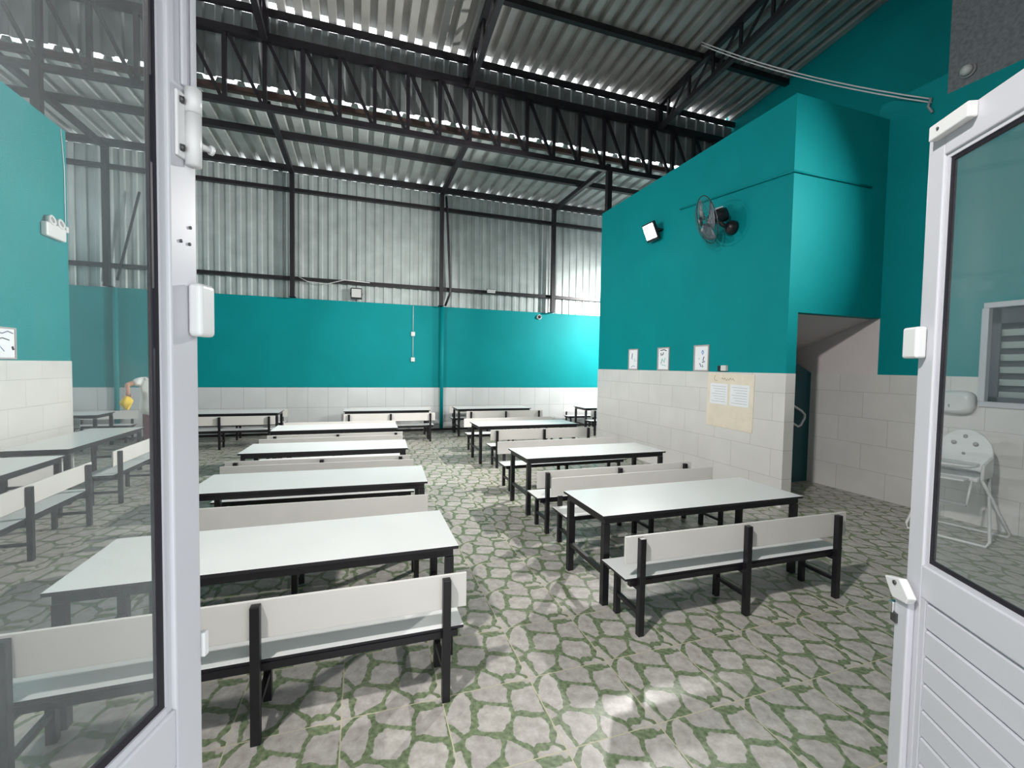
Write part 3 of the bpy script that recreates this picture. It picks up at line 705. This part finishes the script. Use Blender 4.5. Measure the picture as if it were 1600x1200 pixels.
# ------------------------------------------------------------------ high chair
t = thing('high_chair', 'white plastic high chair on the floor against the right wall', 'high chair', (5.60, 2.72, 0), R(-78))
WH = M['white']     # local: faces -y, sideways x
bk = MB(); bmv = []
outl = [(.21*math.cos(a), .80+.24*math.sin(a)) for a in [math.pi*i/16 for i in range(17)]]
outl = [(.19, .62)] + outl + [(-.19, .62)]
bk.prism([(x, .14+(z-.62)*.20, z) for x, z in outl], (0, .03, 0)); b = bk.build('backrest', WH, t, bevel=.012, seg=3)
for x, z, s in ((-.08, .90, .022), (.08, .90, .022), (0, .97, .018), (0, .80, .014)):
    Mx = Matrix.Translation((x, .135+(z-.62)*.20, z)) @ Matrix.Rotation(R(90), 4, 'X'); MB().lathe([(s, 0), (s, .006)], 14, Mx).build('cut_out', M['grey'], b)
MB().prism([(-.19, -.14, .57), (.19, -.14, .57), (.19, .17, .57), (-.19, .17, .57)], (0, 0, .05)).build('seat', WH, t, bevel=.02, seg=3)
for s in (-1, 1): MB().prism([(s*.19, -.12, .60), (s*.19, .17, .60), (s*.19, .19, .80), (s*.19, -.10, .74)], (s*.025, 0, 0)).build('armrest', WH, t, bevel=.01)
m = MB(); n = 32
def oval(a, b, z, cy): return [m.bm.verts.new((a*math.copysign(abs(math.cos(2*math.pi*i/n))**.6, math.cos(2*math.pi*i/n)), cy+b*math.copysign(abs(math.sin(2*math.pi*i/n))**.6, math.sin(2*math.pi*i/n)), z)) for i in range(n)]
rr = [oval(.17, .11, .725, -.22), oval(.195, .14, .735, -.22), oval(.20, .145, .755, -.22), oval(.185, .13, .758, -.22), oval(.17, .115, .742, -.22)]
for A, B in zip(rr, rr[1:]):
    for j in range(n): m.bm.faces.new((A[j], A[(j+1) % n], B[(j+1) % n], B[j])).smooth = True
m.bm.faces.new(rr[0][::-1]); m.bm.faces.new(rr[-1]); m.build('tray', WH, t)
MB().box(-.14, .14, -.36, -.20, .60, .62).build('leg_rest', WH, t, bevel=.01)
MB().box(-.15, .15, -.30, -.27, .36, .39).build('footrest', M['grey'], t, bevel=.006)
for s in (-1, 1): MB().tube([(s*.15, -.285, .375), (s*.16, -.22, .60)], .010).build('footrest_arm', WH, t)
def uframe(y_top, y_bot, wx):
    p = [(-.20, y_top, .60), (-wx, y_bot*.92, .06), (-wx+.02, y_bot, .018), (wx-.02, y_bot, .018), (wx, y_bot*.92, .06), (.20, y_top, .60)]
    return MB().tube(p, .013, 10)
uframe(.12, -.24, .30).build('front_leg_frame', WH, t)
uframe(-.10, .30, .33).build('rear_leg_frame', WH, t)

# ------------------------------------------------------------------ person wiping the far table
def skin_mesh(name, verts, edges, radii, m, parent, root=0, sub=2):
    me = bpy.data.meshes.new(name); me.from_pydata(verts, edges, []); me.materials.append(m)
    o = bpy.data.objects.new(name, me); COL.objects.link(o); o.parent = parent
    o.modifiers.new('skin', 'SKIN').use_smooth_shade = True
    me.skin_vertices.new() if not me.skin_vertices else None
    for i, r in enumerate(radii):
        sv = me.skin_vertices[0].data[i]; sv.radius = r if isinstance(r, tuple) else (r, r); sv.use_root = (i == root)
    s = o.modifiers.new('smooth', 'SUBSURF'); s.levels = sub; s.render_levels = sub
    return o
def person():
    # local: faces -y, height about 1.58 m, leaning slightly forward
    t = thing('person', 'person in a white shirt holding a yellow cloth behind the left door glass', 'person', (-3.26, 9.0, 0), R(12))
    V, E, Rr = [], [], []
    def v(p, r, link=None):
        V.append(p); Rr.append(r)
        if link is not None: E.append((link, len(V)-1))
        return len(V)-1
    pel = v((0, .04, .86), (.15, .115)); ab = v((0, 0, 1.02), (.135, .10), pel); ch = v((0, -.07, 1.20), (.15, .11), ab)
    nb = v((.02, -.11, 1.31), (.065, .06), ch); nk = v((.05, -.14, 1.36), (.05, .052), nb)
    h1 = v((.075, -.165, 1.42), (.062, .075), nk); h2 = v((.08, -.175, 1.49), (.075, .092), h1); h3 = v((.08, -.165, 1.555), (.06, .075), h2)
    ends = {}
    for s in (-1, 1):
        sh = v((s*.165, -.09, 1.25), .055, ch)
        if s < 0: el = v((-.34, -.13, 1.20), .040, sh); wr = v((-.30, -.31, 1.10), .028, el); pa = v((-.295, -.34, 1.075), (.036, .022), wr)
        else: el = v((.27, -.10, 1.01), .040, sh); wr = v((.22, -.27, .86), .028, el); pa = v((.21, -.31, .83), (.036, .022), wr)
        hd = v((V[pa][0]-s*.002, V[pa][1]-.03, V[pa][2]-.04), (.038, .018), pa); ends[s] = hd
        hip = v((s*.09, .04, .78), .095, pel); kn = v((s*.10, .0, .44), .058, hip); an = v((s*.11, .05, .09), .036, kn)
        he = v((s*.11, .06, .045), .036, an); to = v((s*.12, -.10, .032), (.040, .026), he)
    body = skin_mesh('body', V, E, Rr, M['skin'], t)
    for s in (-1, 1):
        p = Vector(V[ends[s]])
        for k in range(4):
            x = (k-1.5)*.018; L = (.85, 1, .95, .75)[k]*.07
            q = [p+Vector((x, 0, 0)), p+Vector((x*1.1, -.018, -L*.5)), p+Vector((x*1.1, -.012, -L*.95))]
            MB().tube(q, [.0095, .009, .007], 8).build('finger', M['skin'], body)
        q = [p+Vector((-s*.034, -.004, .03)), p+Vector((-s*.052, -.022, .0)), p+Vector((-s*.045, -.035, -.03))]
        MB().tube(q, [.011, .0105, .008], 8).build('thumb', M['skin'], body)
    # face
    for s in (-1, 1):
        MB().lathe([(.001, -.009), (.008, -.005), (.009, 0), (.008, .005), (.001, .009)], 10, Matrix.Translation((.08+s*.030, -.262, 1.495))).build('eye', M['ink_black'], body)
        MB().lathe([(.001, -.03), (.012, -.015), (.014, .01), (.001, .03)], 10, Matrix.Translation((.08+s*.082, -.165, 1.485))).build('ear', M['skin'], body)
    MB().prism([(.068, -.262, 1.455), (.092, -.262, 1.455), (.08, -.262, 1.50)], (0, -.016, -.004)).build('nose', M['skin'], body, bevel=.004)
    MB().box(.058, .102, -.252, -.245, 1.425, 1.432).build('mouth', M['trouser'], body)
    hm = Matrix.Translation((.08, -.148, 1.515)) @ Matrix.Diagonal((1, 1.12, 1, 1))
    MB().lathe([(.072, -.07), (.086, -.03), (.092, .02), (.080, .065), (.045, .09), (.001, .098)], 20, hm).xf(Matrix.Translation((0, .012, 0))).build('hair', M['hair'], t)
    # shirt
    V2 = [(0, .04, .64), (0, .03, .90), (0, -.01, 1.05), (0, -.07, 1.20), (0, -.10, 1.285), (.165, -.09, 1.255), (.23, -.10, 1.14), (-.165, -.09, 1.255), (-.285, -.108, 1.215)]
    E2 = [(0, 1), (1, 2), (2, 3), (3, 4), (3, 5), (5, 6), (3, 7), (7, 8)]
    skin_mesh('shirt', V2, E2, [(.27, .19), (.235, .165), (.185, .135), (.17, .125), (.075, .07), .078, .072, .078, .072], M['shirt'], t)
    V3 = [(0, .04, .86), (.09, .04, .74), (.10, 0, .45), (.11, .05, .12), (-.09, .04, .74), (-.10, 0, .45), (-.11, .05, .12)]
    skin_mesh('trousers', V3, [(0, 1), (1, 2), (2, 3), (0, 4), (4, 5), (5, 6)], [(.13, .10), .10, .078, .062, .10, .078, .062], M['trouser'], t)
    for s in (-1, 1):
        m = MB().prism([(s*.12-.048, .10, 0), (s*.12+.048, .10, 0), (s*.125+.05, -.10, 0), (s*.125+.02, -.17, 0), (s*.125-.02, -.17, 0), (s*.125-.05, -.10, 0)], (0, 0, .075)); m.build('shoe', M['shoe'], t, bevel=.02, seg=3)
    return t, V[ends[-1]]
p, hp = person()
bpy.context.view_layer.update()
hw = p.matrix_world @ Vector(hp)
m = MB(); rings = []
for i in range(8):
    z = .02-.03*i; r = .028+.058*math.sin(math.pi*min(1, i/6.2))*.9
    rings.append([m.bm.verts.new((r*(1+.22*math.sin(3*a+i))*math.cos(a), r*.75*(1+.2*math.sin(4*a+.7*i))*math.sin(a), z)) for a in [2*math.pi*j/20 for j in range(20)]])
for A, B in zip(rings, rings[1:]):
    for j in range(20): m.bm.faces.new((A[j], A[(j+1) % 20], B[(j+1) % 20], B[j])).smooth = True
m.bm.faces.new(rings[0][::-1]); m.bm.faces.new(rings[-1])
o = m.build('cleaning_cloth', M['yellow']); o.location = hw + Vector((0, -.03, -.03)); tag(o, 'bunched yellow cloth held by the worker in the white shirt', 'cloth')
